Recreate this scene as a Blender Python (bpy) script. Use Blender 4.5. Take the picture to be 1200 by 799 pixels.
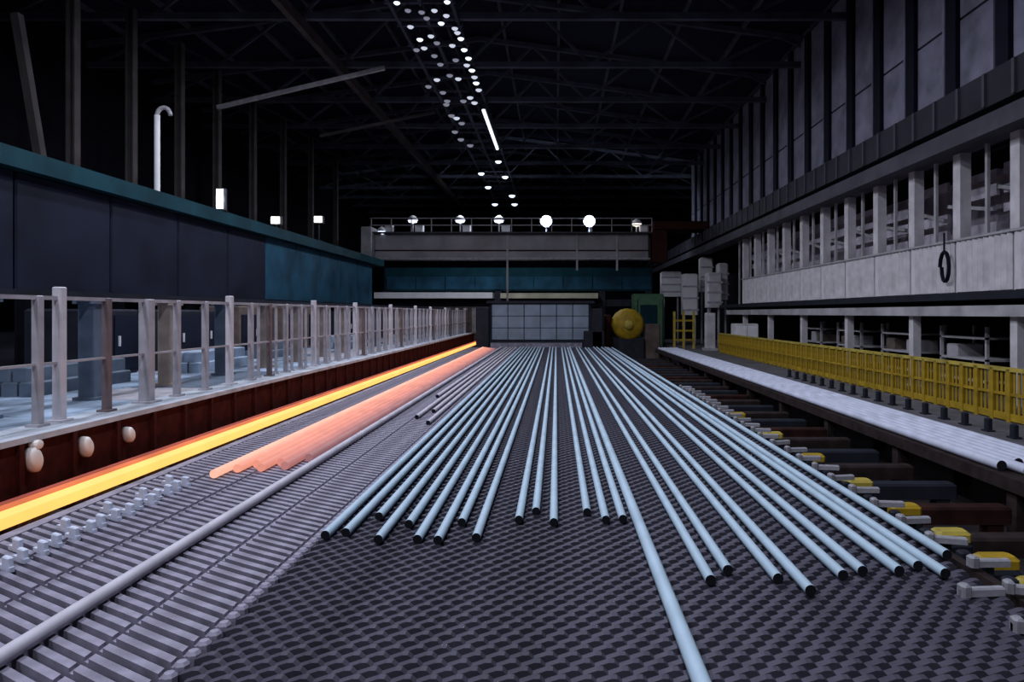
import bpy, math, random
from mathutils import Vector, Matrix
random.seed(7)
for o in list(bpy.data.objects): bpy.data.objects.remove(o)
S = bpy.context.scene
C = S.collection
PI = math.pi
# ------------------------------------------------------------------ camera
FPX, VX, VY, CZ = 800.0, 652.0, 367.0, 3.0      # focal length and vanishing point (1200 x 799 frame), eye height
cam = bpy.data.cameras.new('camera'); cam.lens = 24.0; cam.sensor_width = 36.0
cam.shift_x = -(VX-600.0)/1200.0; cam.shift_y = -(399.5-VY)/1200.0
cam.clip_end = 300
camo = bpy.data.objects.new('camera', cam); C.objects.link(camo)
camo.location = (0, 0, CZ); camo.rotation_euler = (PI/2, 0, 0)
S.camera = camo
# ------------------------------------------------------------------ world, exposure
W = bpy.data.worlds.new('world'); S.world = W; W.use_nodes = True
W.node_tree.nodes['Background'].inputs[0].default_value = (0.35, 0.42, 0.75, 1)
W.node_tree.nodes['Background'].inputs[1].default_value = 0.006
S.view_settings.view_transform = 'Standard'; S.view_settings.look = 'None'
S.view_settings.gamma = 1.0; S.view_settings.use_curve_mapping = False
S.view_settings.exposure = 0.0
RIDGE_W = 620.0          # watts of each high-bay lamp over the nave
RIDGE_COL = (0.80, 0.86, 1.0)
# ------------------------------------------------------------------ materials
MATS = {}
def mat(name, col, rough=0.6, metal=0.0, var=0.25, scale=3.0, emit=None, estr=0.0, bump=0.0, tint=None):
    if name in MATS: return MATS[name]
    m = bpy.data.materials.new(name); m.use_nodes = True
    nt = m.node_tree; b = nt.nodes['Principled BSDF']
    b.inputs['Specular IOR Level'].default_value = 0.12 if max(col) < 0.13 else 0.35; b.inputs['Roughness'].default_value = rough; b.inputs['Metallic'].default_value = metal
    tc = nt.nodes.new('ShaderNodeTexCoord'); nz = nt.nodes.new('ShaderNodeTexNoise')
    nz.inputs['Scale'].default_value = scale; nz.inputs['Detail'].default_value = 4
    nt.links.new(tc.outputs['Object'], nz.inputs['Vector'])
    mx = nt.nodes.new('ShaderNodeMix'); mx.data_type = 'RGBA'
    t = tint or tuple(c*(1-var) for c in col)
    mx.inputs[6].default_value = (*t, 1); mx.inputs[7].default_value = (*[min(1, c*(1+var*0.6)) for c in col], 1)
    mr = nt.nodes.new('ShaderNodeMapRange'); mr.inputs[1].default_value = 0.3; mr.inputs[2].default_value = 0.7
    nt.links.new(nz.outputs['Fac'], mr.inputs[0]); nt.links.new(mr.outputs[0], mx.inputs[0])
    nt.links.new(mx.outputs[2], b.inputs['Base Color'])
    if bump:
        bp = nt.nodes.new('ShaderNodeBump'); bp.inputs['Strength'].default_value = bump; bp.inputs['Distance'].default_value = 0.02
        nt.links.new(nz.outputs['Fac'], bp.inputs['Height']); nt.links.new(bp.outputs[0], b.inputs['Normal'])
    if emit:
        b.inputs['Emission Strength'].default_value = estr
        em = nt.nodes.new('ShaderNodeMix'); em.data_type = 'RGBA'
        em.inputs[6].default_value = (*[c*(1-var*0.5) for c in emit], 1); em.inputs[7].default_value = (*emit, 1)
        nt.links.new(mr.outputs[0], em.inputs[0]); nt.links.new(em.outputs[2], b.inputs['Emission Color'])
    MATS[name] = m; return m
mat('rake', (0.068, 0.063, 0.088), 0.6, 0.1, 0.35, 3)
mat('slat', (0.27, 0.25, 0.325), 0.6, 0.1, 0.4, 5)
mat('bed_dark', (0.03, 0.03, 0.042), 0.8)
mat('steel_bar', (0.41, 0.53, 0.64), 0.6, 0.0, 0.15, 2)
mat('steel_bar_grey', (0.52, 0.49, 0.56), 0.6, 0.0, 0.2, 2)
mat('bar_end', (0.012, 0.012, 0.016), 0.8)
mat('pale_steel', (0.62, 0.66, 0.80), 0.6, 0.0, 0.2, 4)
mat('runout_bar', (0.60, 0.62, 0.76), 0.6, 0.0, 0.2, 2)
mat('rust_wall', (0.050, 0.0085, 0.006), 0.9, 0, 0.5, 5)
mat('trough_floor', (0.34, 0.12, 0.06), 0.85, 0, 0.4, 4)
mat('post_tan', (0.34, 0.27, 0.235), 0.6, 0, 0.3, 3)
mat('pit_red', (0.035, 0.012, 0.010), 0.85, 0, 0.5, 3)
mat('arm_grey', (0.33, 0.32, 0.36), 0.6, 0, 0.4, 6)
mat('rust_dark', (0.030, 0.020, 0.020), 0.8, 0, 0.5, 4)
mat('ledge', (0.50, 0.53, 0.60), 0.55, 0.1, 0.35, 2)
mat('cap_white', (0.80, 0.74, 0.72), 0.5, 0, 0.15, 6)
mat('post_grey', (0.40, 0.38, 0.42), 0.55, 0.1, 0.3, 3)
mat('post_pale', (0.62, 0.59, 0.64), 0.55, 0.1, 0.2, 3)
mat('post_brown', (0.16, 0.115, 0.12), 0.6, 0, 0.3, 3)
mat('post_blue', (0.10, 0.13, 0.18), 0.6, 0, 0.3, 3)
mat('deck_blue', (0.30, 0.38, 0.50), 0.5, 0.0, 0.75, 0.8)
mat('machine_dark', (0.020, 0.022, 0.032), 0.7, 0, 0.3, 2)
mat('machine_brown', (0.13, 0.095, 0.082), 0.7, 0, 0.45, 2)
mat('navy', (0.010, 0.012, 0.026), 0.6, 0.0, 0.4, 0.7)
mat('teal', (0.006, 0.040, 0.056), 0.6, 0.0, 0.4, 0.8)
mat('teal_blue', (0.014, 0.062, 0.105), 0.6, 0.0, 0.5, 0.8)
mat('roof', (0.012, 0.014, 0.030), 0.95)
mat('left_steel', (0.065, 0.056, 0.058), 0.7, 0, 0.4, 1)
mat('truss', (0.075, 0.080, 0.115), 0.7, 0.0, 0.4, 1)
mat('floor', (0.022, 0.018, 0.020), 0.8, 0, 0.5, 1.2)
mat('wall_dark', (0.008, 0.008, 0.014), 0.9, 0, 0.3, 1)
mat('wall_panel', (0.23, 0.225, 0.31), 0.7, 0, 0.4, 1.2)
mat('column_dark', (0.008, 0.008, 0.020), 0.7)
mat('runway_dark', (0.030, 0.028, 0.040), 0.6, 0.1, 0.3, 1)
mat('runway_grey', (0.075, 0.072, 0.092), 0.6, 0.1, 0.3, 1)
mat('gallery_pale', (0.62, 0.58, 0.62), 0.65, 0, 0.3, 1.5)
mat('gallery_grey', (0.42, 0.40, 0.43), 0.65, 0, 0.3, 1.5)
mat('louvre', (0.48, 0.43, 0.51), 0.6, 0, 0.4, 2)
mat('cream', (0.55, 0.52, 0.38), 0.6, 0, 0.25, 1)
mat('yellow', (0.40, 0.25, 0.012), 0.6, 0, 0.4, 3)
mat('yellow_pale', (0.46, 0.35, 0.06), 0.6, 0, 0.4, 3)
mat('concrete', (0.12, 0.115, 0.135), 0.8, 0, 0.4, 1.5)
mat('crane_grey', (0.33, 0.31, 0.34), 0.6, 0, 0.25, 0.8)
mat('maroon', (0.045, 0.012, 0.010), 0.7)
mat('green', (0.09, 0.20, 0.11), 0.6, 0, 0.3, 2)
mat('white_paint', (0.84, 0.83, 0.85), 0.6, 0, 0.10, 2)
mat('gate_blue', (0.24, 0.29, 0.37), 0.55, 0.1, 0.25, 1)
mat('housing', (0.06, 0.062, 0.08), 0.5, 0.3)
mat('lens', (0.9, 0.9, 0.95), 0.4, 0, 0.1, 3, (0.74, 0.83, 1.0), 1.7)
mat('lens_dim', (0.3, 0.3, 0.4), 0.4, 0, 0.1, 3, (0.75, 0.80, 1.0), 0.22)
mat('lens_mid', (0.6, 0.6, 0.7), 0.4, 0, 0.1, 3, (0.78, 0.84, 1.0), 0.7)
mat('lens_bright', (0.9, 0.9, 0.95), 0.4, 0, 0.05, 3, (0.75, 0.87, 1.0), 9.0)
mat('lens_warm', (0.9, 0.9, 0.85), 0.4, 0, 0.1, 3, (1.0, 0.90, 0.80), 1.6)
mat('hot_yellow', (0.3, 0.12, 0.05), 0.7, 0, 0.2, 1.2, (1.0, 0.56, 0.13), 1.35)
mat('hot_orange', (0.3, 0.1, 0.05), 0.7, 0, 0.4, 1.2, (0.80, 0.14, 0.006), 0.75)
mat('hot_red', (0.2, 0.05, 0.03), 0.7, 0, 0.5, 1.2, (0.38, 0.025, 0.003), 0.55)
# ------------------------------------------------------------------ mesh helpers
class MB:
    def __init__(s): s.v = []; s.f = []; s.mi = []
    def add(s, vs, fs, mi=0):
        n = len(s.v); s.v += [tuple(p) for p in vs]; s.f += [tuple(i+n for i in f) for f in fs]; s.mi += [mi]*len(fs)
        return s
    def box(s, x0, x1, y0, y1, z0, z1, mi=0):
        return s.add([(x0,y0,z0),(x1,y0,z0),(x1,y1,z0),(x0,y1,z0),(x0,y0,z1),(x1,y0,z1),(x1,y1,z1),(x0,y1,z1)],
            [(3,2,1,0),(4,5,6,7),(0,1,5,4),(1,2,6,5),(2,3,7,6),(3,0,4,7)], mi)
    def cbox(s, cx, cy, cz, sx, sy, sz, mi=0): return s.box(cx-sx/2, cx+sx/2, cy-sy/2, cy+sy/2, cz-sz/2, cz+sz/2, mi)
    def bev(s, x0, x1, y0, y1, z0, z1, b=0.02, mi=0):     # box with chamfered vertical and top edges
        def ring(e, z): return [(x0+e+b,y0+e,z),(x1-e-b,y0+e,z),(x1-e,y0+e+b,z),(x1-e,y1-e-b,z),(x1-e-b,y1-e,z),(x0+e+b,y1-e,z),(x0+e,y1-e-b,z),(x0+e,y0+e+b,z)]
        vs = ring(0,z0)+ring(0,z1-b)+ring(b,z1); fs = [tuple(range(7,-1,-1)), tuple(range(16,24))]
        for k in (0, 8):
            for i in range(8): j = (i+1)%8; fs.append((k+i, k+j, k+8+j, k+8+i))
        return s.add(vs, fs, mi)
    def beam(s, a, b, w, h=None, mi=0):                   # rectangular bar between two points
        a = Vector(a); b = Vector(b); d = (b-a).normalized(); h = h or w
        u = Vector((0,0,1)) if abs(d.z) < 0.95 else Vector((0,1,0))
        r = d.cross(u).normalized(); u = r.cross(d)
        vs = [p + r*sx*w/2 + u*sz*h/2 for p in (a, b) for sx, sz in ((-1,-1),(1,-1),(1,1),(-1,1))]
        return s.add(vs, [(3,2,1,0),(4,5,6,7),(0,1,5,4),(1,2,6,5),(2,3,7,6),(3,0,4,7)], mi)
    def rod(s, a, b, r, n=10, mi=0, r2=None, cap=None):
        a = Vector(a); b = Vector(b); d = (b-a).normalized()
        u = Vector((0,0,1)) if abs(d.z) < 0.95 else Vector((0,1,0))
        e = d.cross(u).normalized(); u = e.cross(d); r2 = r if r2 is None else r2
        vs = [p + (e*math.cos(2*PI*i/n) + u*math.sin(2*PI*i/n))*q for p, q in ((a,r),(b,r2)) for i in range(n)]
        s.add(vs, [(i, (i+1)%n, n+(i+1)%n, n+i) for i in range(n)], mi)
        s.add(vs, [tuple(range(n-1,-1,-1)), tuple(range(n,2*n))], mi if cap is None else cap)
        return s
    def lathe(s, prof, c=(0,0,0), n=12, mi=0, axis='z'):
        vs = []
        for r, z in prof:
            for i in range(n):
                a = 2*PI*i/n; p = (r*math.cos(a), r*math.sin(a), z)
                if axis == 'x': p = (p[2], p[0], p[1])
                if axis == 'y': p = (p[0], p[2], p[1])
                vs.append((p[0]+c[0], p[1]+c[1], p[2]+c[2]))
        fs = []
        for k in range(len(prof)-1):
            for i in range(n): j = (i+1)%n; fs.append((k*n+i, k*n+j, (k+1)*n+j, (k+1)*n+i))
        fs.append(tuple(range(n-1,-1,-1))); fs.append(tuple(range((len(prof)-1)*n, len(prof)*n)))
        return s.add(vs, fs, mi)
    def mesh(s, name, mats, smooth=False):
        me = bpy.data.meshes.new(name); me.from_pydata(s.v, [], s.f)
        for m in (mats if isinstance(mats, (list, tuple)) else [mats]): me.materials.append(MATS[m])
        me.polygons.foreach_set('material_index', s.mi)
        if smooth: me.polygons.foreach_set('use_smooth', [len(f) == 4 for f in s.f])
        me.update(); return me
    def build(s, name, mats, parent=None, smooth=False, loc=None): return put(name, s.mesh(name, mats, smooth), parent, loc)
def put(name, me, parent=None, loc=None, rot=None):
    o = bpy.data.objects.new(name, me); C.objects.link(o)
    if parent is not None: o.parent = parent
    if loc is not None: o.location = loc
    if rot is not None: o.rotation_euler = rot
    return o
def tag(o, label, cat, group=None):
    o['label'] = label; o['category'] = cat
    if group: o['group'] = group
    return o
def thing(name, label, cat, loc=(0,0,0), group=None, rz=0):
    o = bpy.data.objects.new(name, None); C.objects.link(o); o.location = loc; o.rotation_euler.z = rz
    return tag(o, label, cat, group)
def struct(o): o['kind'] = 'structure'; return o
def ordn(i):
    a = 'first second third fourth fifth sixth seventh eighth ninth tenth eleventh twelfth thirteenth fourteenth fifteenth sixteenth seventeenth eighteenth nineteenth'.split()
    return a[i] if i < 19 else ('twentieth' if i == 19 else 'twenty-'+a[i-20])

# ================================================================== SETTING
ZR = CZ+11.6                                             # underside of the roof trusses
XL, XR, Y0, Y1 = -22.0, 13.6, -24.0, 82.0
fl = struct(MB().box(XL, XR, Y0, Y1, -0.3, 0).build('floor', 'floor'))
ce = MB()
XM = -4.2
ce.add([(XL,Y0,ZR+1.2),(XM,Y0,ZR+3.6),(XR,Y0,ZR+1.2),(XL,Y1,ZR+1.2),(XM,Y1,ZR+3.6),(XR,Y1,ZR+1.2),
        (XL,Y0,ZR+1.5),(XM,Y0,ZR+3.9),(XR,Y0,ZR+1.5),(XL,Y1,ZR+1.5),(XM,Y1,ZR+3.9),(XR,Y1,ZR+1.5)],
       [(0,1,4,3),(1,2,5,4),(6,9,10,7),(7,10,11,8),(0,6,7,1),(1,7,8,2),(3,4,10,9),(4,5,11,10)])
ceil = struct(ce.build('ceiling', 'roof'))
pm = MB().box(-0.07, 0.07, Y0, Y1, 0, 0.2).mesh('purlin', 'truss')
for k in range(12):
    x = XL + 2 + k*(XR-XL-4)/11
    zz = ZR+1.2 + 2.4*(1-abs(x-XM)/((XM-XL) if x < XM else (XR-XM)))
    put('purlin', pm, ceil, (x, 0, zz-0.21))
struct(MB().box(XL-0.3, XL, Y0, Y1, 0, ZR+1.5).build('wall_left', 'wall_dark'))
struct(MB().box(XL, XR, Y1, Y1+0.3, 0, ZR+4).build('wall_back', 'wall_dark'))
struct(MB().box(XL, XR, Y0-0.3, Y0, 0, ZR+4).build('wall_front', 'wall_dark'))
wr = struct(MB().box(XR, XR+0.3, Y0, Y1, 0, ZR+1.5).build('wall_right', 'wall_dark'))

# roof trusses
def truss_mesh():
    d = {}
    d['bottom_chord'] = MB().beam((XL+0.1,0,ZR),(XR-0.1,0,ZR),0.22,0.26).mesh('bottom_chord','truss')
    t = MB(); t.beam((XL+0.1,0,ZR+0.95),(XM,0,ZR+3.3),0.22,0.24); t.beam((XM,0,ZR+3.3),(XR-0.1,0,ZR+0.95),0.22,0.24)
    d['top_chord'] = t.mesh('top_chord','truss')
    webs = []
    n = 12
    def top(x): return ZR+0.95+2.35*(1-abs(x-XM)/((XM-XL) if x < XM else (XR-XM)))
    for i in range(n):
        xa = XL+0.4+i*(XR-XL-0.8)/n; xb = XL+0.4+(i+1)*(XR-XL-0.8)/n
        m = MB(); m.beam((xa,0,ZR),(xb,0,top(xb)),0.12) if i % 2 == 0 else m.beam((xa,0,top(xa)),(xb,0,ZR),0.12)
        webs.append(m.mesh('diagonal_brace','truss'))
    return d, webs
td, webs = truss_mesh()
ty = [21.5 + 5.2*k for k in range(12)]
for k, y in enumerate(ty):
    t = thing('roof_truss', f'dim steel roof truss spanning the hall, {ordn(k)} from the camera', 'roof truss', (0, y, 0), 'roof trusses')
    for nm, me in td.items(): put(nm, me, t)
    for me in webs: put('diagonal_brace', me, t)
# long member under the roof
o = MB(); o.box(-10.05, -9.75, 17, 74, ZR-0.75, ZR-0.45); o.box(-10.2,-9.6,17,74,ZR-0.45,ZR-0.4)
lo = tag(MB().box(-10.02,-9.78,17,74,ZR-0.62,ZR-0.17).build('roof_girder','left_steel'), 'long grey steel girder running beneath the roof left of the light rows', 'girder')
MB().beam((-15.0,30.2,CZ+9.1),(-7.6,30.2,CZ+10.85),0.16,0.16).build('sway_brace','post_grey',lo)
MB().beam((-12.8,37,CZ+9.6),(-6.6,37,CZ+10.9),0.14,0.14).build('sway_brace','left_steel',lo)
rkb = MB().beam((-14.6,21,0),(-16.6,21,CZ+9.2),0.24,0.24).box(-14.95,-14.25,20.65,21.35,0,0.25).build('raking_strut','left_steel')
tag(rkb, 'dim slanting steel strut at the upper left behind the navy girder', 'strut')

# upper right wall: cladding panels between dark columns, on the crane runway
XW = 11.4
up = 0
for k in range(22):
    y = 8.3 + k*2.25
    ph = MB().box(XW, XW+0.08, y+0.28, y+2.25-0.28, CZ+5.95, CZ+8.25).build('cladding_panel','wall_panel', wr)
    MB().box(XW, XW+0.08, y+0.28, y+2.25-0.28, CZ+8.33, CZ+12.6).build('cladding_panel','wall_panel', wr)
    MB().box(XW-0.12, XW+0.2, y-0.25, y+0.25, CZ+5.9, CZ+12.6).build('column','column_dark', wr)
    MB().box(XW-0.06, XW+0.02, y+0.42, y+0.52, CZ+5.95, CZ+12.6).build('cladding_rib','wall_panel', wr)
rb = thing('crane_runway', 'long dark crane runway beam along the right wall above the gallery columns', 'crane runway', (0,0,0))
MB().box(10.55, 11.4, 6, 80, CZ+5.05, CZ+5.9).build('upper_girder','runway_dark', rb)
MB().box(10.75, 11.4, 6, 80, CZ+4.86, CZ+5.05).build('recess','column_dark', rb)
MB().box(10.5, 11.4, 6, 80, CZ+4.4, CZ+4.86).build('lower_flange','runway_grey', rb)
MB().box(10.75, 10.87, 6, 80, CZ+5.9, CZ+6.0).build('crane_rail','post_grey', rb)
st = MB().box(10.49,10.56,-0.05,0.05,CZ+5.07,CZ+5.88).mesh('stiffener','runway_grey')
for k in range(60): put('stiffener', st, rb, (0, 8+k*1.1, 0))

# ================================================================== COOLING BED
ZT = 0.955
bed = thing('cooling_bed', 'wide steel cooling bed of toothed rake plates and pale skewed slats across the hall', 'cooling bed', (0,0,0))
MB().box(-5.1, 3.45, 1.2, 41.5, 0.0, 0.70).build('bed_base','bed_dark', bed)
def rake_builder():
    x0, x1, p = -2.13, 3.32, 0.145
    n = int((x1-x0)/p); pts = [(x0, 0.70)]
    for i in range(n):
        x = x0+i*p; pts += [(x, ZT-0.026), (x+p*0.55, ZT), (x+p*0.80, ZT)]
    pts += [(x0+n*p, ZT-0.026), (x0+n*p, 0.70)]
    m = MB(); k = len(pts); w = 0.026
    vs = [(a, -w, b) for a, b in pts]+[(a, w, b) for a, b in pts]
    m.add(vs, [(k+i, k+i+1, i+1, i) for i in range(k-1)])
    for s_, base in ((-w, 0), (w, 1)):
        for i in range(1, k-2):
            a, b = pts[i], pts[i+1]
            q = [(a[0], s_, 0.70), (b[0], s_, 0.70), (b[0], s_, b[1]), (a[0], s_, a[1])]
            if a[0] < b[0]-1e-6: m.add(q, [(0,1,2,3)] if base == 0 else [(3,2,1,0)])
    return m
rk = rake_builder(); rm = rk.mesh('rake_plate','rake')
for k in range(298): put('rake_plate', rm, bed, ((k % 2)*0.072-0.036, 2.7+k*0.088, 0))
far = MB()
for k in range(298, 434): far.add([(x+(k % 2)*0.072-0.036, y+2.7+k*0.088, z) for x, y, z in rk.v], rk.f)
o = far.build('rake_plates_far','rake', bed); o['kind'] = 'stuff'
def slat_mesh():
    # skewed castellated slat from x=-4.95 to -2.2
    m = MB(); L = 2.75; n = 5; w = 0.032; sk = -0.58
    def q(xa, xb, za, zb):
        ya, yb = sk*xa, sk*xb
        vs = [(xa,ya-w,za),(xb,yb-w,za),(xb,yb+w,za),(xa,ya+w,za),(xa,ya-w,zb),(xb,yb-w,zb),(xb,yb+w,zb),(xa,ya+w,zb)]
        m.add(vs, [(3,2,1,0),(4,5,6,7),(0,1,5,4),(1,2,6,5),(2,3,7,6),(3,0,4,7)])
    q(0, L, 0.70, ZT-0.027)
    for i in range(n): q(i*L/n, i*L/n+L/n*0.93, ZT-0.028, ZT)
    m.lathe([(0.045,0.72),(0.045,ZT-0.015),(0.028,ZT+0.005)], (L+0.02, sk*L, 0), 8)
    return m.mesh('skewed_slat','slat')
sm = slat_mesh()
for k in range(296): put('skewed_slat', sm, bed, (-4.97, 3.3+k*0.128, 0))
gf = MB().bev(-0.06,0.05,-0.022,0.022,0,0.115,0.01).box(-0.13,0.07,-0.018,0.018,0,0.04).mesh('guide_finger','pale_steel')
for k in range(20):
    put('guide_finger', gf, bed, (-4.38+random.uniform(-.03,.03), 4.5+k*0.19, ZT-0.01), (0,0,-0.5))
    if k % 3 == 1: put('guide_finger', gf, bed, (-4.62+random.uniform(-.03,.03), 4.56+k*0.19, ZT-0.01), (0,0,-0.5))
MB().box(-5.12,-4.99, 1.2, 41, 0.70, ZT).build('edge_rail','slat', bed)
MB().box(3.36, 3.44, 1.2, 41, 0.68, ZT-0.03).build('edge_rail','rust_dark', bed)
pf = MB().bev(-0.14,0.2,-0.03,0.03,0,0.06,0.012).bev(-0.14,-0.07,-0.045,0.045,0,0.09,0.015).mesh('discharge_arm','arm_grey')
for k in range(26):
    y = 4.38+k*0.57
    put('discharge_arm', pf, bed, ((3.05 if k < 2 else 3.48)+random.uniform(-.04,.04), y, ZT-0.0), (0,0,random.uniform(-.3,.3)))
    if k < 2: put('discharge_arm', pf, bed, (3.42, y+0.03, ZT), (0,0,-0.3))
pl = MB().bev(-0.05,0.05,-0.05,0.05,0,0.09,0.015).mesh('stop_block','machine_dark')
for k in range(40): put('stop_block', pl, bed, (3.52, 4.1+k*0.3, 0.86))

# ------------------------------------------------------------------ cooled bars
def bar(name, x, ya, yb, r, m, label, group, z=None, cat='steel bar'):
    z = ZT+r+0.001 if z is None else z
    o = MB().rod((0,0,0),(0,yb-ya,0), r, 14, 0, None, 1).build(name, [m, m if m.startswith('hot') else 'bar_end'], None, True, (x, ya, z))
    return tag(o, label, cat, group)
ends = [(381,627),(405,624),(444,605),(443,632),(479,614),(489,632),(513,633),(541,612),(558,630),
        (608,609),(628,599),(649,612),(688,600),(710,609),(730,608),
        (822,799),(833,680),(853,668),(912,678),(950,692),(988,674),(1011,669),(1054,669),(1076,663),(1108,672),(1110,650)]
def blabel(i):
    if i < 9: return f'pale blue-grey round steel bar, {ordn(i)} from the left in the left bundle'
    if i < 12: return f'pale steel bar, {["left","middle","right"][i-9]} one of the central trio pointing at the camera'
    if i < 15: return f'pale steel bar, {["left","middle","right"][i-12]} one of the trio beside the long bar'
    if i == 15: return 'longest pale steel bar reaching the bottom edge of the picture'
    if i < 22: return f'pale steel bar right of the longest bar, {ordn(i-16)} counting outwards in the spaced pairs'
    return f'pale steel bar in the tight right-hand bundle, {["innermost","second from inside","second from outside","outermost"][i-22]}'
xs = []
for i, (px, py) in enumerate(ends):
    r = 0.052 if i == 15 else 0.041
    h = CZ-(ZT+r)
    X = (px-VX)/(py-VY)*h; Y = FPX*h/(py-VY)
    if i == 15: Y = 2.3
    xs.append((X, Y, r))
# keep neighbours apart
order = sorted(range(26), key=lambda i: xs[i][0])
pos = {}; last = -9
for i in order:
    X, Y, r = xs[i]
    if X-last < 2*r+0.012: X = last+2*r+0.012
    pos[i] = X; last = X
for i, (X, Y, r) in enumerate(xs):
    bar('steel_bar', pos[i], Y, 40.5-random.random()*1.2, r, 'steel_bar', blabel(i), 'cooled steel bars on the bed')
# bars further back filling the left part of the bed
for k, (x, ya) in enumerate(((-2.35,12.5),(-2.52,14.0),(-2.70,13.2),(-2.88,16.5))):
    bar('steel_bar', x, ya, 39.8, 0.041, 'steel_bar_grey', f'dull grey steel bar starting further back on the pale slats, {["nearest the left bundle","second from the left bundle","third from the left bundle","nearest the long grey bar"][k]}', 'dull bars on the slats')
bar('steel_bar', -3.22, 2.6, 40, 0.05, 'steel_bar_grey', 'long mauve-grey steel bar lying alone on the pale slats at left', 'dull bars on the slats')
# hot bars
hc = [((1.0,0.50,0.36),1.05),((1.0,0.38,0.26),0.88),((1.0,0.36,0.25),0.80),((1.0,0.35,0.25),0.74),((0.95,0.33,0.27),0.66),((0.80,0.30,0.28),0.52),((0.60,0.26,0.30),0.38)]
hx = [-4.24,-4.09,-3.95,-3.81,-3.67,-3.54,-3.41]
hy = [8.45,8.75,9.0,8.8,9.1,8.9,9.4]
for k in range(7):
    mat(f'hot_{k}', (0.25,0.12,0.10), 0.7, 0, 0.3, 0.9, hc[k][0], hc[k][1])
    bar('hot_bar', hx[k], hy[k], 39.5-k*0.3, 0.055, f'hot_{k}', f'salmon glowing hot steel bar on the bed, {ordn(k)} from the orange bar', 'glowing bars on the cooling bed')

# ================================================================== ROLLER TABLE WITH THE HOT BAR
rt = thing('roller_table', 'rust-brown roller table trough carrying the glowing bar beside the cooling bed', 'roller table', (0,0,0))
MB().box(-6.05,-5.13, 1.0, 50, 0, 0.58).build('bed_frame','rust_dark', rt)
MB().box(-6.05,-5.13, 1.0, 50, 0.58, 0.62).build('trough_floor','trough_floor', rt)
wl = MB().box(-6.25,-6.05, 1.0, 50, 0, 1.53).build('side_wall','rust_wall', rt)
MB().box(-6.62,-6.0, 1.0, 50, 1.53, 1.60).build('ledge','ledge', rt)
rl = MB().lathe([(0.06,-0.43),(0.06,-0.40),(0.17,-0.39),(0.17,0.39),(0.06,0.40),(0.06,0.43)], (0,0,0), 12, 0, 'x').mesh('roller','rust_dark', True)
for k in range(46): put('roller', rl, rt, (-5.58, 3.2+k*1.0, 0.76))
ribm = MB().box(-6.05,-6.0,-0.035,0.035,0.62,1.53).mesh('rib','rust_wall')
for k in range(52): put('rib', ribm, rt, (0, 3.0+k*0.85+0.42, 0))
capm = MB().lathe([(0.02,0.11),(0.08,0.10),(0.115,0.05),(0.12,-0.02),(0.12,-0.12)], (0,0,0), 14, 0, 'x')
cm_w = capm.mesh('bearing_cap','cap_white', True); cm_d = capm.mesh('bearing_cap','rust_wall', True)
for k in range(3):
    o = put('bearing_cap', cm_w if k < 3 else cm_d, rt, (-5.95, 7.83+k*0.87, 1.36))
    o.scale = (0.55, (0.78,0.68,0.58)[k], (1.25,1.15,0.95)[k]); o.location.x = -5.985; o.location.z = (1.32,1.30,1.30)[k]; o.rotation_euler.x = 0.25
    if k < 3: o['label'] = 'pale rounded bearing cap'
knob = MB().lathe([(0.02,0.06),(0.05,0.05),(0.055,-0.05)], (0,0,0), 10, 0, 'x').mesh('grease_knob','cap_white')
put('grease_knob', knob, rt, (-5.99, 7.86, 1.49))
hb = MB().box(-0.085,0.085,0,47,-0.05,0.06)
hb.add([(-0.085,0,0.06),(0.085,0,0.06),(0.085,47,0.06),(-0.085,47,0.06),(-0.05,0,0.085),(0.05,0,0.085),(0.05,47,0.085),(-0.05,47,0.085)],[(0,1,5,4),(1,2,6,5),(2,3,7,6),(3,0,4,7),(4,5,6,7)])
tag(hb.build('hot_bar','hot_yellow', None, False, (-5.36, 2.2, 0.985)), 'bright yellow-orange glowing hot steel bar running along the roller table', 'steel bar', 'glowing bars on the roller table')
orange_glow = MB().rod((0,0,0),(0,46.5,0),0.07,10)  # added emissive rod imitating the orange glow left of the yellow bar
tag(orange_glow.build('hot_bar','hot_orange', None, True, (-5.56, 2.4, 1.0)), 'deep orange hot bar just behind the bright yellow-orange one', 'steel bar', 'glowing bars on the roller table')

red_glow = MB().rod((0,0,0),(0,46,0),0.055,8)  # added emissive rod, the glow's fade to dark red across the trough
tag(red_glow.build('hot_bar','hot_red', None, True, (-5.76, 2.6, 0.987)), 'dull red hot bar farthest from the bed, nearest the dark trough wall', 'steel bar', 'glowing bars on the roller table')

# ------------------------------------------------------------------ guard fence on the ledge
gfence = thing('guard_fence', 'row of pale vertical steel posts with thin rails standing on the roller table ledge', 'fence', (0,0,1.6))
ZTOP = CZ+0.22
def post_mesh(w, h, m): return MB().bev(-w/2,w/2,-w/2,w/2,0,h,0.012).box(-w*0.9,w*0.9,-w*0.9,w*0.9,0,0.03).mesh('post', m)
pk = [post_mesh(0.10, ZTOP-1.6,'post_grey'), post_mesh(0.12, ZTOP-1.6+0.12,'post_pale'), post_mesh(0.10, ZTOP-1.6,'post_brown'), post_mesh(0.17, ZTOP-1.6,'post_grey')]
seq = [0,0,1,2,3,0,0,1,0,2,0,0,1,0]
ys = [7.05, 8.45, 8.82, 9.75, 10.7]+[11.55+0.93*k for k in range(41)]
kinds = [0,0,1,2,3]
for k, y in enumerate(ys):
    put('post', pk[kinds[k] if k < 5 else seq[k % 14]], gfence, (-6.42, y, 0))
thn = post_mesh(0.06, ZTOP-1.62,'post_grey')
for k in range(38): put('post', thn, gfence, (-6.46, 14.8+0.93*k, 0))
for z, w in ((ZTOP-1.6-0.05, 0.05), (0.75, 0.03)):
    MB().box(-6.45,-6.40, 5.5, 50, z, z+w).build('rail','post_grey', gfence)

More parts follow.
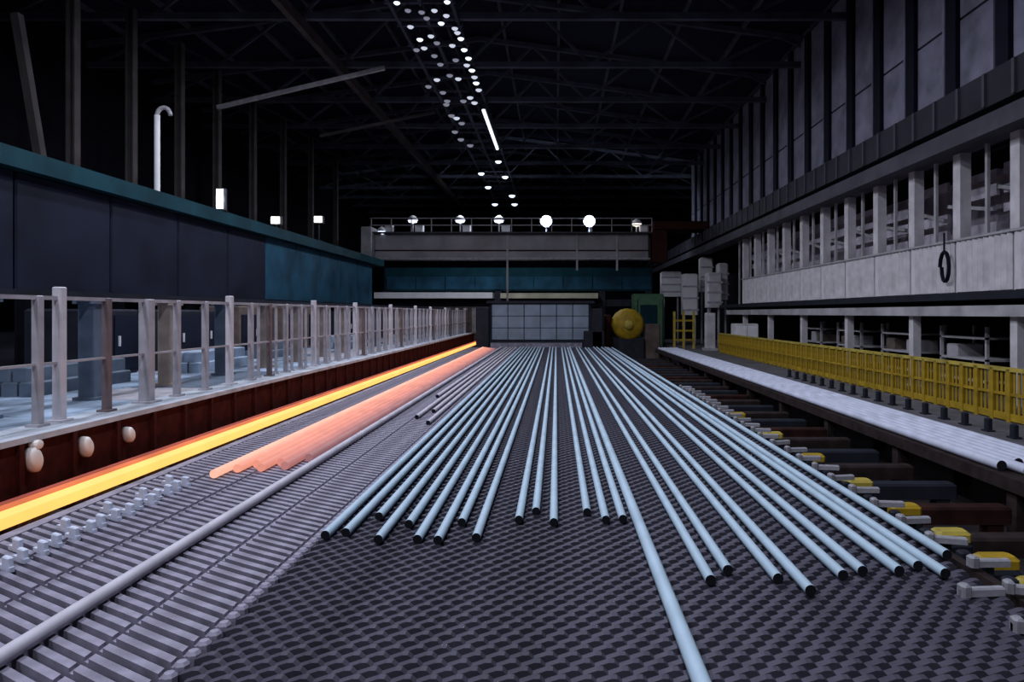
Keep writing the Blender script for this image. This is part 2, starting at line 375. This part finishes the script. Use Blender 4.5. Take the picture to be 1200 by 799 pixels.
# second, thicker row behind
rack = thing('column_row', 'row of thick blue-grey and tan columns on the pale deck behind the post fence', 'columns', (0,0,1.502))
cm2 = MB().box(-0.14,0.14,-0.14,0.14,0,1.72).box(-0.2,0.2,-0.2,0.2,0,0.05).box(-0.2,0.2,-0.2,0.2,1.66,1.72).mesh('column','post_blue')
cm3 = cm2.copy(); cm3.materials.clear(); cm3.materials.append(MATS['post_tan'])
for k in range(18): put('column', cm3 if k in (3,5,6,7,8,9,11,12) else cm2, rack, (-8.1, 7.2+k*2.35, 0))
MB().box(-8.22,-7.98,6,48.5,1.72,1.86).build('beam','machine_dark', rack)

# pale deck in the left bay
dk = thing('deck', 'pale blue steel plate deck behind the fence at left', 'deck', (0,0,0))
MB().box(-13.2,-6.65,4,50,0,1.44).build('deck_base','machine_dark', dk)
dps = [MB().bev(-0.99,0.99,-0.94,0.94,0,0.06,0.02).mesh('deck_plate',m_) for m_ in ('deck_blue','deck_blue','post_blue','post_grey')]
for i in range(3):
    for k in range(23): put('deck_plate', random.choice(dps), dk, (-7.66-i*2.03, 5+k*1.95, 1.44))
# dark cabinets and crates standing on the deck
cabm = [MB().bev(-0.7,0.7,-1.0,1.0,0,1.6,0.05).mesh('body','machine_dark'), MB().bev(-0.7,0.7,-1.0,1.0,0,1.75,0.05).mesh('body','machine_brown')]
dm = MB().box(0.70,0.73,-0.45,0.45,0.12,1.45).mesh('door','navy'); hm = MB().box(0.73,0.76,-0.03,0.03,0.7,0.95).mesh('handle','post_pale')
for k, y in enumerate((10.6,16.4,18.8,21.3,24,27,31,35.5,40)):
    br = 1 if k in (0,4,5,6,8) else 0
    c = thing('machine_cabinet', f'{"brown" if br else "dark blue-grey"} machine cabinet on the pale deck behind the fence, {ordn(k)} from the camera', 'cabinet', (-11.6+0.25*(k%3), y, 1.5), 'machine cabinets on the deck')
    put('body', cabm[br], c)
    for s in (-0.48, 0.48):
        d = put('door', dm, c, (0, s, 0)); put('handle', hm, d, (0, -0.3 if s > 0 else 0.3, 0))
# bundled pale billets lying on the deck
for k,(x,y) in enumerate(((-9.3,9.2),(-9.8,13.6),(-9.4,18.5),(-9.9,24),(-9.5,30))):
    b = thing('billet_stack', f'low stack of pale blue billets on the deck behind the fence, {ordn(k)} from the camera', 'billet stack', (x, y, 1.5), 'billet stacks on the deck')
    bm_ = MB().bev(-0.14,0.14,-1.4,1.4,0,0.26,0.02).mesh('billet','post_blue' if k % 2 else 'deck_blue')
    for i in range(3): put('billet', bm_, b, (-0.32+i*0.32, 0, 0))
    for i in range(2): put('billet', bm_, b, (-0.16+i*0.32, 0.06, 0.262))

# ================================================================== LEFT BAY: girder, columns, lamps
g = thing('box_girder', 'long dark navy box girder with teal top flange high over the left bay', 'girder', (0,0,0))
for k in range(6):
    MB().bev(-13.3,-12.5, 9+k*3.4, 9+k*3.4+3.34, CZ+0.55, CZ+3.3, 0.04).build('side_panel','navy', g)
for k in range(5):
    MB().bev(-13.3,-12.5, 29.4+k*3.4, 29.4+k*3.4+3.34, CZ+0.6, CZ+3.3, 0.04).build('side_panel','teal_blue', g)
MB().box(-13.6,-12.2, 9, 48.4, CZ+3.3, CZ+3.75).build('top_flange','teal', g)
MB().box(-13.5,-12.3, 9, 48.4, CZ+0.42, CZ+0.55).build('bottom_flange','machine_dark', g)
cl_m = MB().box(-0.3,0.3,-0.3,0.3,0,CZ+0.42).mesh('support_leg','machine_dark')
for k in range(7): put('support_leg', cl_m, g, (-13.56, 10+k*6.4, 0))
rm_ = MB()
colm = MB().box(-0.13,0.13,-0.03,0.03,0,ZR-0.14).box(-0.15,-0.09,-0.14,0.14,0,ZR-0.14).box(0.09,0.15,-0.14,0.14,0,ZR-0.14).mesh('shaft','left_steel')
colb = MB().box(-0.35,0.35,-0.35,0.35,0,0.3).mesh('base','machine_dark')
for k, y in enumerate((22.6,25.7,29,32.2,36,40,44.5,49.5)):
    c = thing('hall_column', f'dim brown steel column behind the navy girder, {ordn(k)} from the camera', 'column', (-16, y, 0), 'left bay columns')
    put('shaft', colm, c); put('base', colb, c)
# reddish lattice frame at the far left
lt = thing('lattice_frame', 'rusty brown diagonal lattice frame at the left picture edge under the teal flange', 'frame', (-12.3, 12.35, 1.505))
MB().beam((-0.1,0,0),(-0.1,0,1.85),0.14).build('upright','machine_brown', lt)
MB().beam((-0.1,2.4,0),(-0.1,2.4,1.85),0.14).build('upright','machine_brown', lt)
for z in (0.1,0.6,1.1): MB().beam((-0.1,0,z+0.6),(-0.1,2.4,z),0.10).build('diagonal','maroon', lt)
for z in (0.1,0.9,1.8): MB().beam((-0.1,0,z),(-0.1,2.4,z),0.10).build('crossbar','machine_brown', lt)

def at(px, py, Y): return ((px-VX)/FPX*Y, Y, CZ+(VY-py)/FPX*Y)
# lamp mast: pale pole with curved top
p0 = at(184,232,22.3); p1 = at(184,135,22.3)
ms = thing('lamp_mast', 'thin pale mast with hooked top rising above the navy girder', 'mast', (p0[0], p0[1], CZ+3.75))
MB().rod((0,0,0),(0,0,p1[2]-CZ-3.75),0.09,10).build('pole','white_paint', ms, True)
hk = MB(); prev = None
for i in range(7):
    a = PI - i*PI/6; p = Vector((0.22+0.22*math.cos(a), 0, p1[2]-CZ-3.75+0.25*math.sin(a)))
    if prev is not None: hk.rod(prev, p, 0.07, 8)
    prev = p
hk.build('hook','post_grey', ms, True)
MB().box(-0.2,0.2,-0.2,0.2,0,0.05).build('base_plate','post_grey', ms)
# wall lamps in the left bay, on brackets above the girder flange
for k,(px,py,Y,w,h,lm,dsc,pw) in enumerate(((258,233,25.0,0.26,0.72,'lens','tall narrow white lamp glowing above the navy girder',60),(323,258,31.5,0.42,0.32,'lens_warm','small warm white lamp left of the other small one above the teal girder',18),(373,257,35.5,0.42,0.32,'lens_warm','small white lamp above the teal girder nearest the crane',18))):
    x, y, z = at(px, py, Y)
    l = thing('bay_lamp', dsc, 'lamp', (x, y, CZ+3.75), 'left bay lamps')
    zz = z-CZ-3.75
    MB().rod((0,0.12,0),(0,0.12,zz+0.1),0.04,8).build('stand','machine_dark', l)
    MB().bev(-w/2-0.05,w/2+0.05,0.0,0.18,zz-h/2-0.04,zz+h/2+0.04,0.03).build('housing','housing', l)
    MB().bev(-w/2,w/2,-0.06,0.0,zz-h/2,zz+h/2,0.03).build('lens', lm, l)
    MB().box(-0.15,0.15,0,0.25,0,0.04).build('base_plate','machine_dark', l)
    li = bpy.data.lights.new('lamp_light','POINT'); li.energy = pw; li.color = (1,0.93,0.85); li.shadow_soft_size = 0.1
    put('lamp_light', li, l, (0,-0.25,zz))
# small warm post lamps column
# ================================================================== ROOF LIGHTS
HL = 11.0
gan = thing('lighting_gantry', 'dark lattice gantry carrying the rows of roof lamps along the hall', 'gantry', (0,0,0))
for x in (-6.15,-5.0,-3.85): MB().box(x-0.06,x+0.06,20,72,CZ+HL+0.36,CZ+HL+0.50).build('runner','truss', gan)
gm = MB().box(-6.3,-3.7,-0.05,0.05,CZ+HL+0.34,CZ+HL+0.44).mesh('cross_tie','truss')
for k in range(26): put('cross_tie', gm, gan, (0, 21+k*2, 0))
hsm = MB().lathe([(0.10,0.34),(0.10,0.22),(0.24,0.08),(0.25,0.0)], (0,0,0), 10).mesh('housing','housing', True)
lens = {m: MB().lathe([(0.21,0.02),(0.23,-0.04),(0.14,-0.13),(0.03,-0.16)], (0,0,0), 10).mesh('lens', m, True) for m in ('lens','lens_dim','lens_mid')}
right = [(533,33,'lens_mid'),(536,38,'lens_mid'),(547,76,'lens_mid'),(556,90,'lens_mid'),(561,105,'lens_mid'),(556,120,'lens_mid'),(524,2,'lens'),(509,12,'lens_mid'),(523,18,'lens_mid'),(517,27,'lens'),(540,45,'lens'),(530,53,'lens_mid'),(544,58,'lens'),(549,68,'lens'),(553,82,'lens'),(558,97,'lens'),(551,114,'lens_mid'),(584,189,'lens'),(592,207,'lens'),(600,229,'lens'),(603,239,'lens')]
left = [(465,3,'lens'),(481,31,'lens_mid'),(492,46,'lens'),(497,56,'lens_mid'),(509,65,'lens_dim'),(512,93,'lens_mid'),(524,118,'lens_dim'),(535,138,'lens_mid'),(551,170,'lens_dim'),(564,203,'lens'),(572,219,'lens'),(580,239,'lens')]
mid = [(500,21,'lens_dim'),(505,42,'lens_mid'),(516,75,'lens_dim'),(502,101,'lens_dim'),(523,122,'lens_dim'),(533,154,'lens_dim'),(540,163,'lens_dim'),(494,14,'lens_dim'),(488,58,'lens_dim'),(527,88,'lens_dim'),(534,70,'lens_dim'),(519,108,'lens_dim'),(537,92,'lens_mid'),(543,118,'lens_dim'),(529,135,'lens_dim'),(541,144,'lens_dim'),(478,12,'lens_dim'),(512,50,'lens_dim')]
sfx = {'lens':'bright white','lens_mid':'white','lens_dim':'faint'}
def lamp_at(row, k, px, py, m, power=0):
    Y = FPX*HL/(VY-py); x = (px-VX)/FPX*Y
    o = thing('roof_lamp', f'{sfx[m]} bell-shaped roof lamp, {ordn(k)} from the camera in the {row} row', 'roof lamp', (x, Y, CZ+HL), f'{row} row of roof lamps')
    sc = min(1.35, max(0.5, Y/48.0)); o.scale = (sc, sc, sc)
    put('housing', hsm, o); put('lens', lens[m], o)
    MB().rod((0,0,0.33),(0,0,0.38/sc),0.03,6).build('stem','truss', o)
    if power:
        li = bpy.data.lights.new('lamp_light','AREA'); li.shape = 'DISK'; li.size = 0.3; li.energy = power; li.color = RIDGE_COL
        put('lamp_light', li, o, (0,0,-0.2))
    return o
for row, lst in (('right', right), ('left', left), ('middle', mid)):
    lst = sorted(lst, key=lambda t: t[1])
    for k, (px, py, m) in enumerate(lst):
        lamp_at(row, k, px, py, m, RIDGE_W*1.1 if (row == 'right' and k in (1, 11, 17, 19)) else 0)
for k in range(5):
    o = thing('strip_light', f'bright white strip light of the continuous run over the nave, {ordn(k)} from the camera', 'strip light', (-3.93, 37.6+k*1.75, CZ+HL), 'strip lights over the nave')
    MB().bev(-0.12,0.12,-0.85,0.85,0,0.33,0.03).build('housing','housing', o)
    MB().lathe([(0.02,-0.82),(0.10,-0.8),(0.10,0.8),(0.02,0.82)], (0,0,-0.06), 8, 0, 'y').build('tube','lens', o, True)
# high-bay lamps of the same rows over and behind the viewer
hb_h = MB().lathe([(0.12,0.5),(0.14,0.3),(0.42,0.12),(0.45,0.0)], (0,0,0), 14).mesh('housing','housing', True)
hb_l = MB().lathe([(0.40,0.04),(0.40,-0.01)], (0,0,0), 14).mesh('lens','lens')
n = 0
for y in (-16,-5,6,17):
    for x in (-8.0, -1.0):
        o = thing('high_bay_lamp', f'large round high-bay lamp under the roof, {ordn(n)} of those over the viewer', 'roof lamp', (x, y, CZ+HL-0.2), 'high-bay lamps over the viewer')
        n += 1
        put('housing', hb_h, o); put('lens', hb_l, o)
        MB().rod((0,0,0.45),(0,0,2.2),0.04,6).build('stem','housing', o)
        li = bpy.data.lights.new('lamp_light','AREA'); li.shape = 'DISK'; li.size = 0.8; li.energy = RIDGE_W; li.color = RIDGE_COL
        put('lamp_light', li, o, (0,0,-0.03))

# ================================================================== RIGHT SIDE
# gallery
XG = 11.0
ga = thing('gallery', 'raised gallery with pale corrugated parapet and pale columns along the right wall', 'gallery', (0,0,0))
MB().box(XG-0.02, XR, 8, 46, CZ+0.36, CZ+0.56).build('deck','machine_dark', ga)
MB().box(XG-0.06, XG+0.3, 8, 44, CZ-0.08, CZ+0.20).build('floor_beam','gallery_grey', ga)
def corr(L, z0, z1):
    m = MB(); n = 20; pr = []
    for i in range(n+1):
        y = L*i/n; pr.append((0.0 if i % 2 else 0.05, y))
    m.add([(x, y, z0) for x, y in pr]+[(x, y, z1) for x, y in pr], [(i, n+1+i, n+2+i, i+1) for i in range(n)])
    m.add([(x+0.03, y, z0) for x, y in pr]+[(x+0.03, y, z1) for x, y in pr], [(i, i+1, n+2+i, n+1+i) for i in range(n)])
    return m
cpm = corr(2.34, CZ+0.58, CZ+1.98).mesh('parapet_panel','gallery_pale')
cpt = MB().box(-0.03,0.10,0,2.38,CZ+1.98,CZ+2.04).mesh('parapet_cap','gallery_grey')
gcm = MB().box(-0.02,0.28,-0.17,0.17,CZ+0.56,CZ+4.4).mesh('column','gallery_pale')
gcl = MB().box(0.02,0.26,-0.13,0.13,0.72,CZ-0.08).box(-0.04,0.32,-0.2,0.2,0.72,0.78).mesh('lower_column','gallery_pale')
for k in range(14):
    y = 9.3+k*2.4
    put('column', gcm, ga, (XG+0.1, y, 0))
    if k < 13:
        put('parapet_panel', cpm, ga, (XG, y+0.03, 0)); put('parapet_cap', cpt, ga, (XG, y+0.01, 0))
    if k % 2 == 1: put('lower_column', gcl, ga, (XG+0.1, y+0.1, 0))
    # infill behind: pale louvre panels with dark openings
    for j in range(7):
        if (k*7+j*3) % 5 == 0: continue
        MB().box(XG+1.25, XG+1.35, y+0.1, y+2.2, CZ+0.7+j*0.52, CZ+0.7+j*0.52+random.uniform(0.2,0.36)).build('louvre', 'louvre', ga)
    MB().box(XG+0.14, XG+0.22, y+1.15, y+1.25, CZ+0.56, CZ+4.4).build('slim_post','gallery_grey', ga)
    MB().beam((XG+1.2,y+0.1,CZ+2.9),(XG+1.2,y+2.3,CZ+3.3+0.2*(k%2)),0.10).build('pipe_run','gallery_grey', ga)
MB().box(XR-0.02, XR, 8, 46, CZ+0.56, CZ+4.4).build('back_sheet','louvre', ga)
# racks under the gallery
for k, y in enumerate((13,16.2,19.8,23.6,27.5,31.5)):
    r = thing('storage_rack', f'grey storage rack with boxes under the gallery, {ordn(k)} from the camera', 'rack', (12.3, y, 0.72), 'racks under the gallery')
    for sx in (-0.5,0.5):
        for sy in (-1.1,1.1): MB().box(sx-0.04,sx+0.04,sy-0.04,sy+0.04,0,1.9).build('upright','gallery_grey', r)
    for z in (0.35,0.95,1.55): MB().box(-0.54,0.54,-1.14,1.14,z,z+0.06).build('shelf','gallery_grey', r)
    for z in (0.41,1.01):
        for s in (-0.65,0.1,0.75):
            if random.random() < 0.75: MB().bev(-0.4,0.4,s-0.28,s+0.28,z,z+random.uniform(0.25,0.45),0.03).build('crate', random.choice(['gallery_grey','machine_dark','machine_brown']), r)
# hose hanging on the parapet
hs = MB(); prev = None
for i in range(25):
    a = i*2*PI/12; p = Vector((0.0+0.004*i, 0.20*math.cos(a), 0.42*math.sin(a)))
    if prev is not None: hs.rod(prev, p, 0.035, 6)
    prev = p
hs.rod((0.03,0,0.35),(0.03,0,0.95),0.03,6)
tag(hs.build('hanging_hose','column_dark', None, True, (10.82, 19.1, CZ+1.3)), 'dark coiled hose hanging on the pale gallery parapet', 'hose')

# walkway slab + yellow railing
wk = struct(MB().box(7.9, XR, 4, 60, 0, 0.72).build('floor_walkway','concrete'))
ra = thing('safety_railing', 'long yellow safety railing with close uprights along the right walkway', 'railing', (9.5, 0, 0.72))
pmh = MB().bev(-0.05,0.05,-0.06,0.06,0,1.12,0.01).mesh('post','yellow'); bmh = MB().box(-0.012,0.012,-0.03,0.03,0.15,1.05).mesh('baluster','yellow')
k = 0; y = 11.0
while y < 40:
    put('post', pmh, ra, (0, y, 0))
    for j in (1,2,3): put('baluster', bmh, ra, (0.01, y+j*0.1375, 0))
    y += 0.55; k += 1
MB().box(-0.05,0.05,11,y-0.55,1.06,1.14).build('top_rail','yellow_pale', ra)
MB().box(-0.03,0.03,11,y-0.55,0.55,0.61).build('mid_rail','yellow', ra)
MB().box(-0.03,0.03,11,y-0.55,0.03,0.18).build('toe_board','yellow', ra)
# small bollards along the walkway edge
sbm = MB().bev(-0.05,0.05,-0.07,0.07,0,0.26,0.02).box(-0.08,0.08,-0.1,0.1,0,0.03).mesh('edge_bollard','machine_dark')
for k in range(20):
    o = put('edge_bollard', sbm, None, (8.35, 10.2+k*0.75, 0.72))
    tag(o, f'small dark stub post between yellow railing and pale bars, {ordn(k)} from the camera', 'bollard', 'stub posts on the walkway edge')
# run-out table with pale bars
ro = thing('runout_table', 'dark steel run-out table carrying the pale bars beside the pit', 'table', (0,0,0))
MB().box(5.95, 7.35, 8.6, 41, 0.66, 0.84).build('table_top','rust_dark', ro)
lgm = MB().box(-0.1,0.1,-0.1,0.1,0,0.66).mesh('leg','rust_dark')
for k in range(11):
    for x in (6.1,7.2): put('leg', lgm, ro, (x, 9+k*3.1, 0))
for k in range(7):
    r = 0.072; x = 6.10+k*0.165
    bar('steel_bar', x, (9.35,9.05,9.5,9.1,9.3,9.0,9.2)[k], 40.5, r, 'runout_bar', f'pale lavender steel bar on the run-out table, {ordn(k)} from the pit', 'bars on the run-out table', 0.84+r+0.001)
tag(MB().bev(-0.75,0.75,-0.5,0.5,0,0.12,0.03).build('steel_plate','gallery_grey',None,False,(6.95,7.9,0.81)), 'grey-brown flat plate in front of the pale bars at the right edge', 'plate')
for i,(sx,sy) in enumerate(((-.6,-.4),(.6,-.4),(-.6,.4),(.6,.4))): MB().box(sx-.06,sx+.06,sy-.06,sy+.06,-0.81,0).build('leg','rust_dark', bpy.data.objects['steel_plate'])
# pit beams and yellow capped drives
cbm = MB().bev(-0.85,0.85,-0.13,0.13,0.28,0.50,0.03).box(-0.75,-0.55,-0.1,0.1,0,0.3).box(0.55,0.75,-0.1,0.1,0,0.3)
cb1 = cbm.mesh('pit_beam','rust_dark'); cb2 = cbm.mesh('pit_beam','pit_red'); cb3 = cbm.mesh('pit_beam','machine_dark')
for k in range(28):
    o = put('pit_beam', [cb1,cb3,cb1,cb2,cb3][k % 5], None, (5.02, 5.3+k*1.2, 0))
    tag(o, f'{["dark brown","dark grey","dark brown","rust red","dark grey"][k%5]} cross beam in the pit right of the cooling bed, {ordn(k)} from the camera', 'beam', f'{["dark brown","dark grey","dark brown","rust red","dark grey"][k%5]} cross beams in the pit')
for k, y in enumerate((4.95,5.45,6.0,6.7,7.6,8.75,10.3,12.2,14.6)):
    d = thing('drive_unit', f'dark drive unit with yellow cover beside the cooling bed, {ordn(k)} from the camera', 'drive unit', (3.86, y, 0), 'yellow capped drive units')
    MB().bev(-0.16,0.16,-0.14,0.14,0,0.78,0.03).build('body','machine_dark', d)
    MB().bev(-0.17,0.17,-0.10,0.10,0.78,0.88,0.03).build('cover','yellow_pale' if k % 2 else 'yellow', d)
    MB().rod((-0.16,0,0.5),(-0.30,0,0.5),0.05,8).build('shaft','pale_steel', d, True)
# white cabinet and pale post on the walkway far right
x,y,z = at(866,390,35)
cb = thing('control_cabinet', 'pale cream control cabinet beyond the yellow railing', 'cabinet', (10.2, 37, 0.72))
MB().bev(-0.62,0.62,-0.5,0.5,0,1.72,0.04).build('body','gallery_pale', cb)
for s in (-0.3,0.3): 
    d = MB().box(s-0.27,s+0.27,-0.54,-0.5,0.1,1.6).build('door','white_paint', cb); MB().box(s+0.18*(-1 if s>0 else 1)-0.02,s+0.18*(-1 if s>0 else 1)+0.02,-0.57,-0.54,0.8,1.0).build('handle','machine_dark', d)
pp = thing('pale_pillar', 'cream pillar at the far end of the yellow railing', 'pillar', (9.45, 42, 0.72))
MB().bev(-0.28,0.28,-0.28,0.28,0,2.3,0.03).build('shaft','gallery_pale', pp); MB().box(-0.4,0.4,-0.4,0.4,0,0.15).build('base','gallery_grey', pp)
yg = thing('yellow_gate', 'yellow-green railed gate left of the cream pillar at the far right', 'gate', (8.3, 44, 0.72))
for x in (-0.7,-0.1,0.55): MB().box(x-0.07,x+0.07,-0.05,0.05,0,2.4).build('upright','yellow_pale', yg)
for z in (0.5,1.1,1.75): MB().box(-0.75,0.6,-0.04,0.04,z,z+0.12).build('rail','yellow', yg)
# pale pipes and ducts clustered at the far right
for k,(px,py,w,h,Y) in enumerate(((786,333,1.5,1.9,52),(808,345,1.1,3.0,50),(836,340,1.0,2.4,47),(827,322,0.9,2.6,51.5),(846,330,0.7,2.6,48.6))):
    x,yy,z = at(px,py,Y)
    o = thing('duct_tower', f'pale grey duct tower crowded at the far right end, {ordn(k)} of five', 'duct', (x,yy,0.0 if x < 7.9 else 0.72), 'duct towers')
    b0 = o.location.z
    MB().bev(-w/2,w/2,-0.5,0.5,z-h/2-b0,z+h/2-b0,0.1).build('duct_body','white_paint' if k in (0,1,3) else 'gallery_pale', o)
    for s in (-0.35,0.35): MB().box(s*w-0.06,s*w+0.06,-0.06,0.06,0,z-h/2-b0).build('leg','gallery_grey', o)
    for j in range(3): MB().box(-w/2-0.03,w/2+0.03,-0.54,-0.49,z-h/2-b0+0.3+j*h/3.5,z-h/2-b0+0.42+j*h/3.5).build('rib','louvre', o)

# ================================================================== FAR END
# shear housing at the end of the bed
YG = 43.0
gt = thing('end_housing', 'blue-grey panelled housing with dark side blocks closing the far end of the bed', 'machine', (0, YG, 0))
for k in range(6):
    for j in range(3):
        MB().bev(-4.05+k*1.02,-4.05+k*1.02+0.98,-0.06,0.0,1.35+j*0.75,1.35+j*0.75+0.71,0.02).build('panel','gate_blue', gt)
MB().box(-4.2,2.2,0.0,2.6,0,3.62).build('core','machine_dark', gt)
MB().box(-4.1,1.6,-0.5,-0.08,0,1.15).build('sill','slat', gt)
for x0,x1,z in ((-5.0,-4.2,3.4),(2.2,2.9,3.3),(1.7,3.0,1.9)):
    MB().bev(x0,x1,-0.6,2.4,0,z,0.06).build('side_block','bed_dark', gt)
MB().box(-4.4,2.4,-0.2,2.6,3.62,3.78).build('roof_cap','bed_dark', gt)
# yellow drum machine
x,yy,z = at(731,381,44)
ym = thing('yellow_machine', 'round-bodied yellow machine right of the blue-grey housing', 'machine', (x+0.35, 45, 0))
MB().lathe([(0.25,-0.75),(0.85,-0.7),(1.05,-0.45),(1.08,0.4),(0.8,0.75)], (0,0,2.25), 16, 0, 'y').build('drum','yellow', ym, True)
MB().bev(-1.05,1.05,-0.6,0.6,0,1.4,0.08).build('base','bed_dark', ym)
MB().lathe([(0.05,-0.95),(0.3,-0.9),(0.34,-0.7)], (0,0,2.25), 12, 0, 'y').build('hub','yellow_pale', ym, True)
MB().bev(1.1,2.1,-0.3,0.5,0,2.3,0.06).build('gearbox','machine_brown', ym)
MB().bev(-1.55,-1.12,-0.3,0.5,0,2.9,0.06).build('motor','maroon', ym)
gm_ = thing('green_stand', 'dark green mill stand behind the yellow machine', 'machine', (6.6, 49.5, 0))
MB().bev(-1.1,1.1,-0.6,0.6,0,4.4,0.08).build('frame','green', gm_); MB().bev(-0.6,0.6,-0.75,-0.6,1.4,3.6,0.05).build('door','teal', gm_)
for s in (-0.9,0.9): MB().rod((s,-0.7,0),(s,-0.7,4.0),0.12,8).build('column','green', gm_, True)

# teal platform with white stripe
tp = thing('teal_platform', 'teal elevated platform with a pale front strip beneath the overhead crane', 'platform', (0, 54, 0))
MB().box(-13.6,7.6,0,3,CZ+1.75,CZ+3.6).build('upper_body','teal', tp)
for k in range(9): MB().box(-13.4+k*2.33,-13.4+k*2.33+2.25,-0.08,0,CZ+1.9,CZ+2.9).build('front_panel','teal_blue', tp)
MB().box(-14,-4.9,-1.6,0,CZ+1.15,CZ+1.6).build('strip','white_paint', tp)
MB().box(-4.3,3.2,-1.6,0,CZ+1.15,CZ+1.55).build('strip','cream', tp)
MB().box(-14,7.6,-0.1,2,CZ+0.55,CZ+1.1).build('lower_beam','bed_dark', tp)
for x in (-13.5,-8.5,-4.6,3.6,7.3): MB().box(x-0.25,x+0.25,-0.2,0.3,0,CZ+1.75).build('leg','bed_dark', tp)
# machine front filling beneath the platform on the left
tl = thing('mill_casing', 'mauve-grey ribbed casing under the platform at the far left', 'machine', (-9.2, 51.5, 0))
MB().bev(-4.4,3.9,0,1.2,0,CZ+0.5,0.08).build('casing','machine_brown', tl)
for k in range(13): MB().box(-4.2+k*0.64,-4.2+k*0.64+0.3,-0.12,0,1.5,CZ+0.4).build('rib','post_grey', tl)

# overhead crane
cr = thing('overhead_crane', 'grey overhead travelling crane girder spanning the far end of the hall', 'overhead crane', (0, 50, CZ+3.9))
MB().bev(-13.2,6.7,-0.4,0.5,0.12,1.85,0.05).build('girder','crane_grey', cr)
MB().box(-13.3,6.8,-0.55,0.6,0.0,0.12).build('bottom_flange','post_grey', cr)
MB().box(-13.3,6.8,-0.5,-0.4,0.62,0.70).build('cable_tray','maroon', cr)
MB().box(-13.5,6.9,-1.0,0.9,1.85,1.95).build('walkway','runway_grey', cr)
for k in range(15): MB().box(-13.3+k*1.44-0.03,-13.3+k*1.44+0.03,-0.97,-0.91,1.95,2.95).build('handrail_post','post_grey', cr)
for z in (2.4,2.9): MB().box(-13.4,6.9,-0.97,-0.92,z,z+0.06).build('handrail','post_grey', cr)
MB().bev(6.9,10.9,-1.2,1.4,2.12,2.7,0.08).build('end_truck','maroon', cr)
MB().bev(6.9,8.0,-0.9,0.9,-0.2,2.6,0.06).build('end_plate','maroon', cr)
MB().bev(-14.0,-13.2,-1.2,1.4,-0.35,2.3,0.06).build('end_truck','gallery_grey', cr)
for i,x in enumerate((-3.55,1.5,4.4)): MB().box(x-0.07,x+0.07,-0.52,-0.41,-3.0 if i==0 else -0.8,1.85).build('conduit','gallery_grey', cr)
# lamps on the crane walkway
for k,(px,py,nm) in enumerate(((640,258,'left of the two brilliant blue-white floodlights on the crane'),(691,258,'right of the two brilliant blue-white floodlights on the crane'))):
    x,_,z = at(px,py,49)
    o = thing('floodlight', nm, 'floodlight', (x, 49.5, CZ+5.85), 'brilliant floodlights on the crane')
    zz = z-CZ-5.85
    MB().rod((0,0.15,0),(0,0.15,zz),0.06,8).build('stand','housing', o)
    MB().lathe([(0.12,0.45),(0.2,0.3),(0.44,0.05),(0.46,0.0)], (0,0,zz), 14, 0, 'y').build('reflector','housing', o, True)
    MB().lathe([(0.42,0.02),(0.40,-0.06),(0.2,-0.12),(0.03,-0.14)], (0,0,zz), 14, 0, 'y').build('lens','lens_bright', o, True)
    li = bpy.data.lights.new('lamp_light','SPOT'); li.energy = 2500; li.color = (0.75,0.86,1.0); li.spot_size = 2.4; li.shadow_soft_size = 0.3
    put('lamp_light', li, o, (0,-0.25,zz), (PI/2-0.35, 0, 0))
for k,(px,py,m,d) in enumerate(((446,271,'lens','leftmost pale lamp head at the crane end'),(482,258,'lens','pale hooded lamp second from the left on the crane'),(538,258,'lens','pale hooded lamp third from the left on the crane'),(584,258,'lens','pale hooded lamp nearest the light rows on the crane'),(747,262,'lens_warm','warm pale lamp head at the right end of the crane'))):
    x,_,z = at(px,py,49)
    o = thing('crane_lamp', d, 'lamp', (x, 49.5, CZ+5.85), 'hooded lamps on the crane')
    zz = z-CZ-5.85
    MB().rod((0,0.1,0),(0,0.1,zz+0.2),0.05,8).build('stand','gallery_pale', o)
    MB().lathe([(0.08,0.42),(0.28,0.28),(0.40,0.05)], (0,0,zz), 12).build('hood','white_paint', o, True)
    MB().lathe([(0.34,0.05),(0.30,-0.08),(0.05,-0.15)], (0,0,zz), 12).build('lens', m, o, True)
    MB().bev(0.2,0.8,-0.2,0.25,0.0,0.55,0.06).build('ballast_box','white_paint', o)
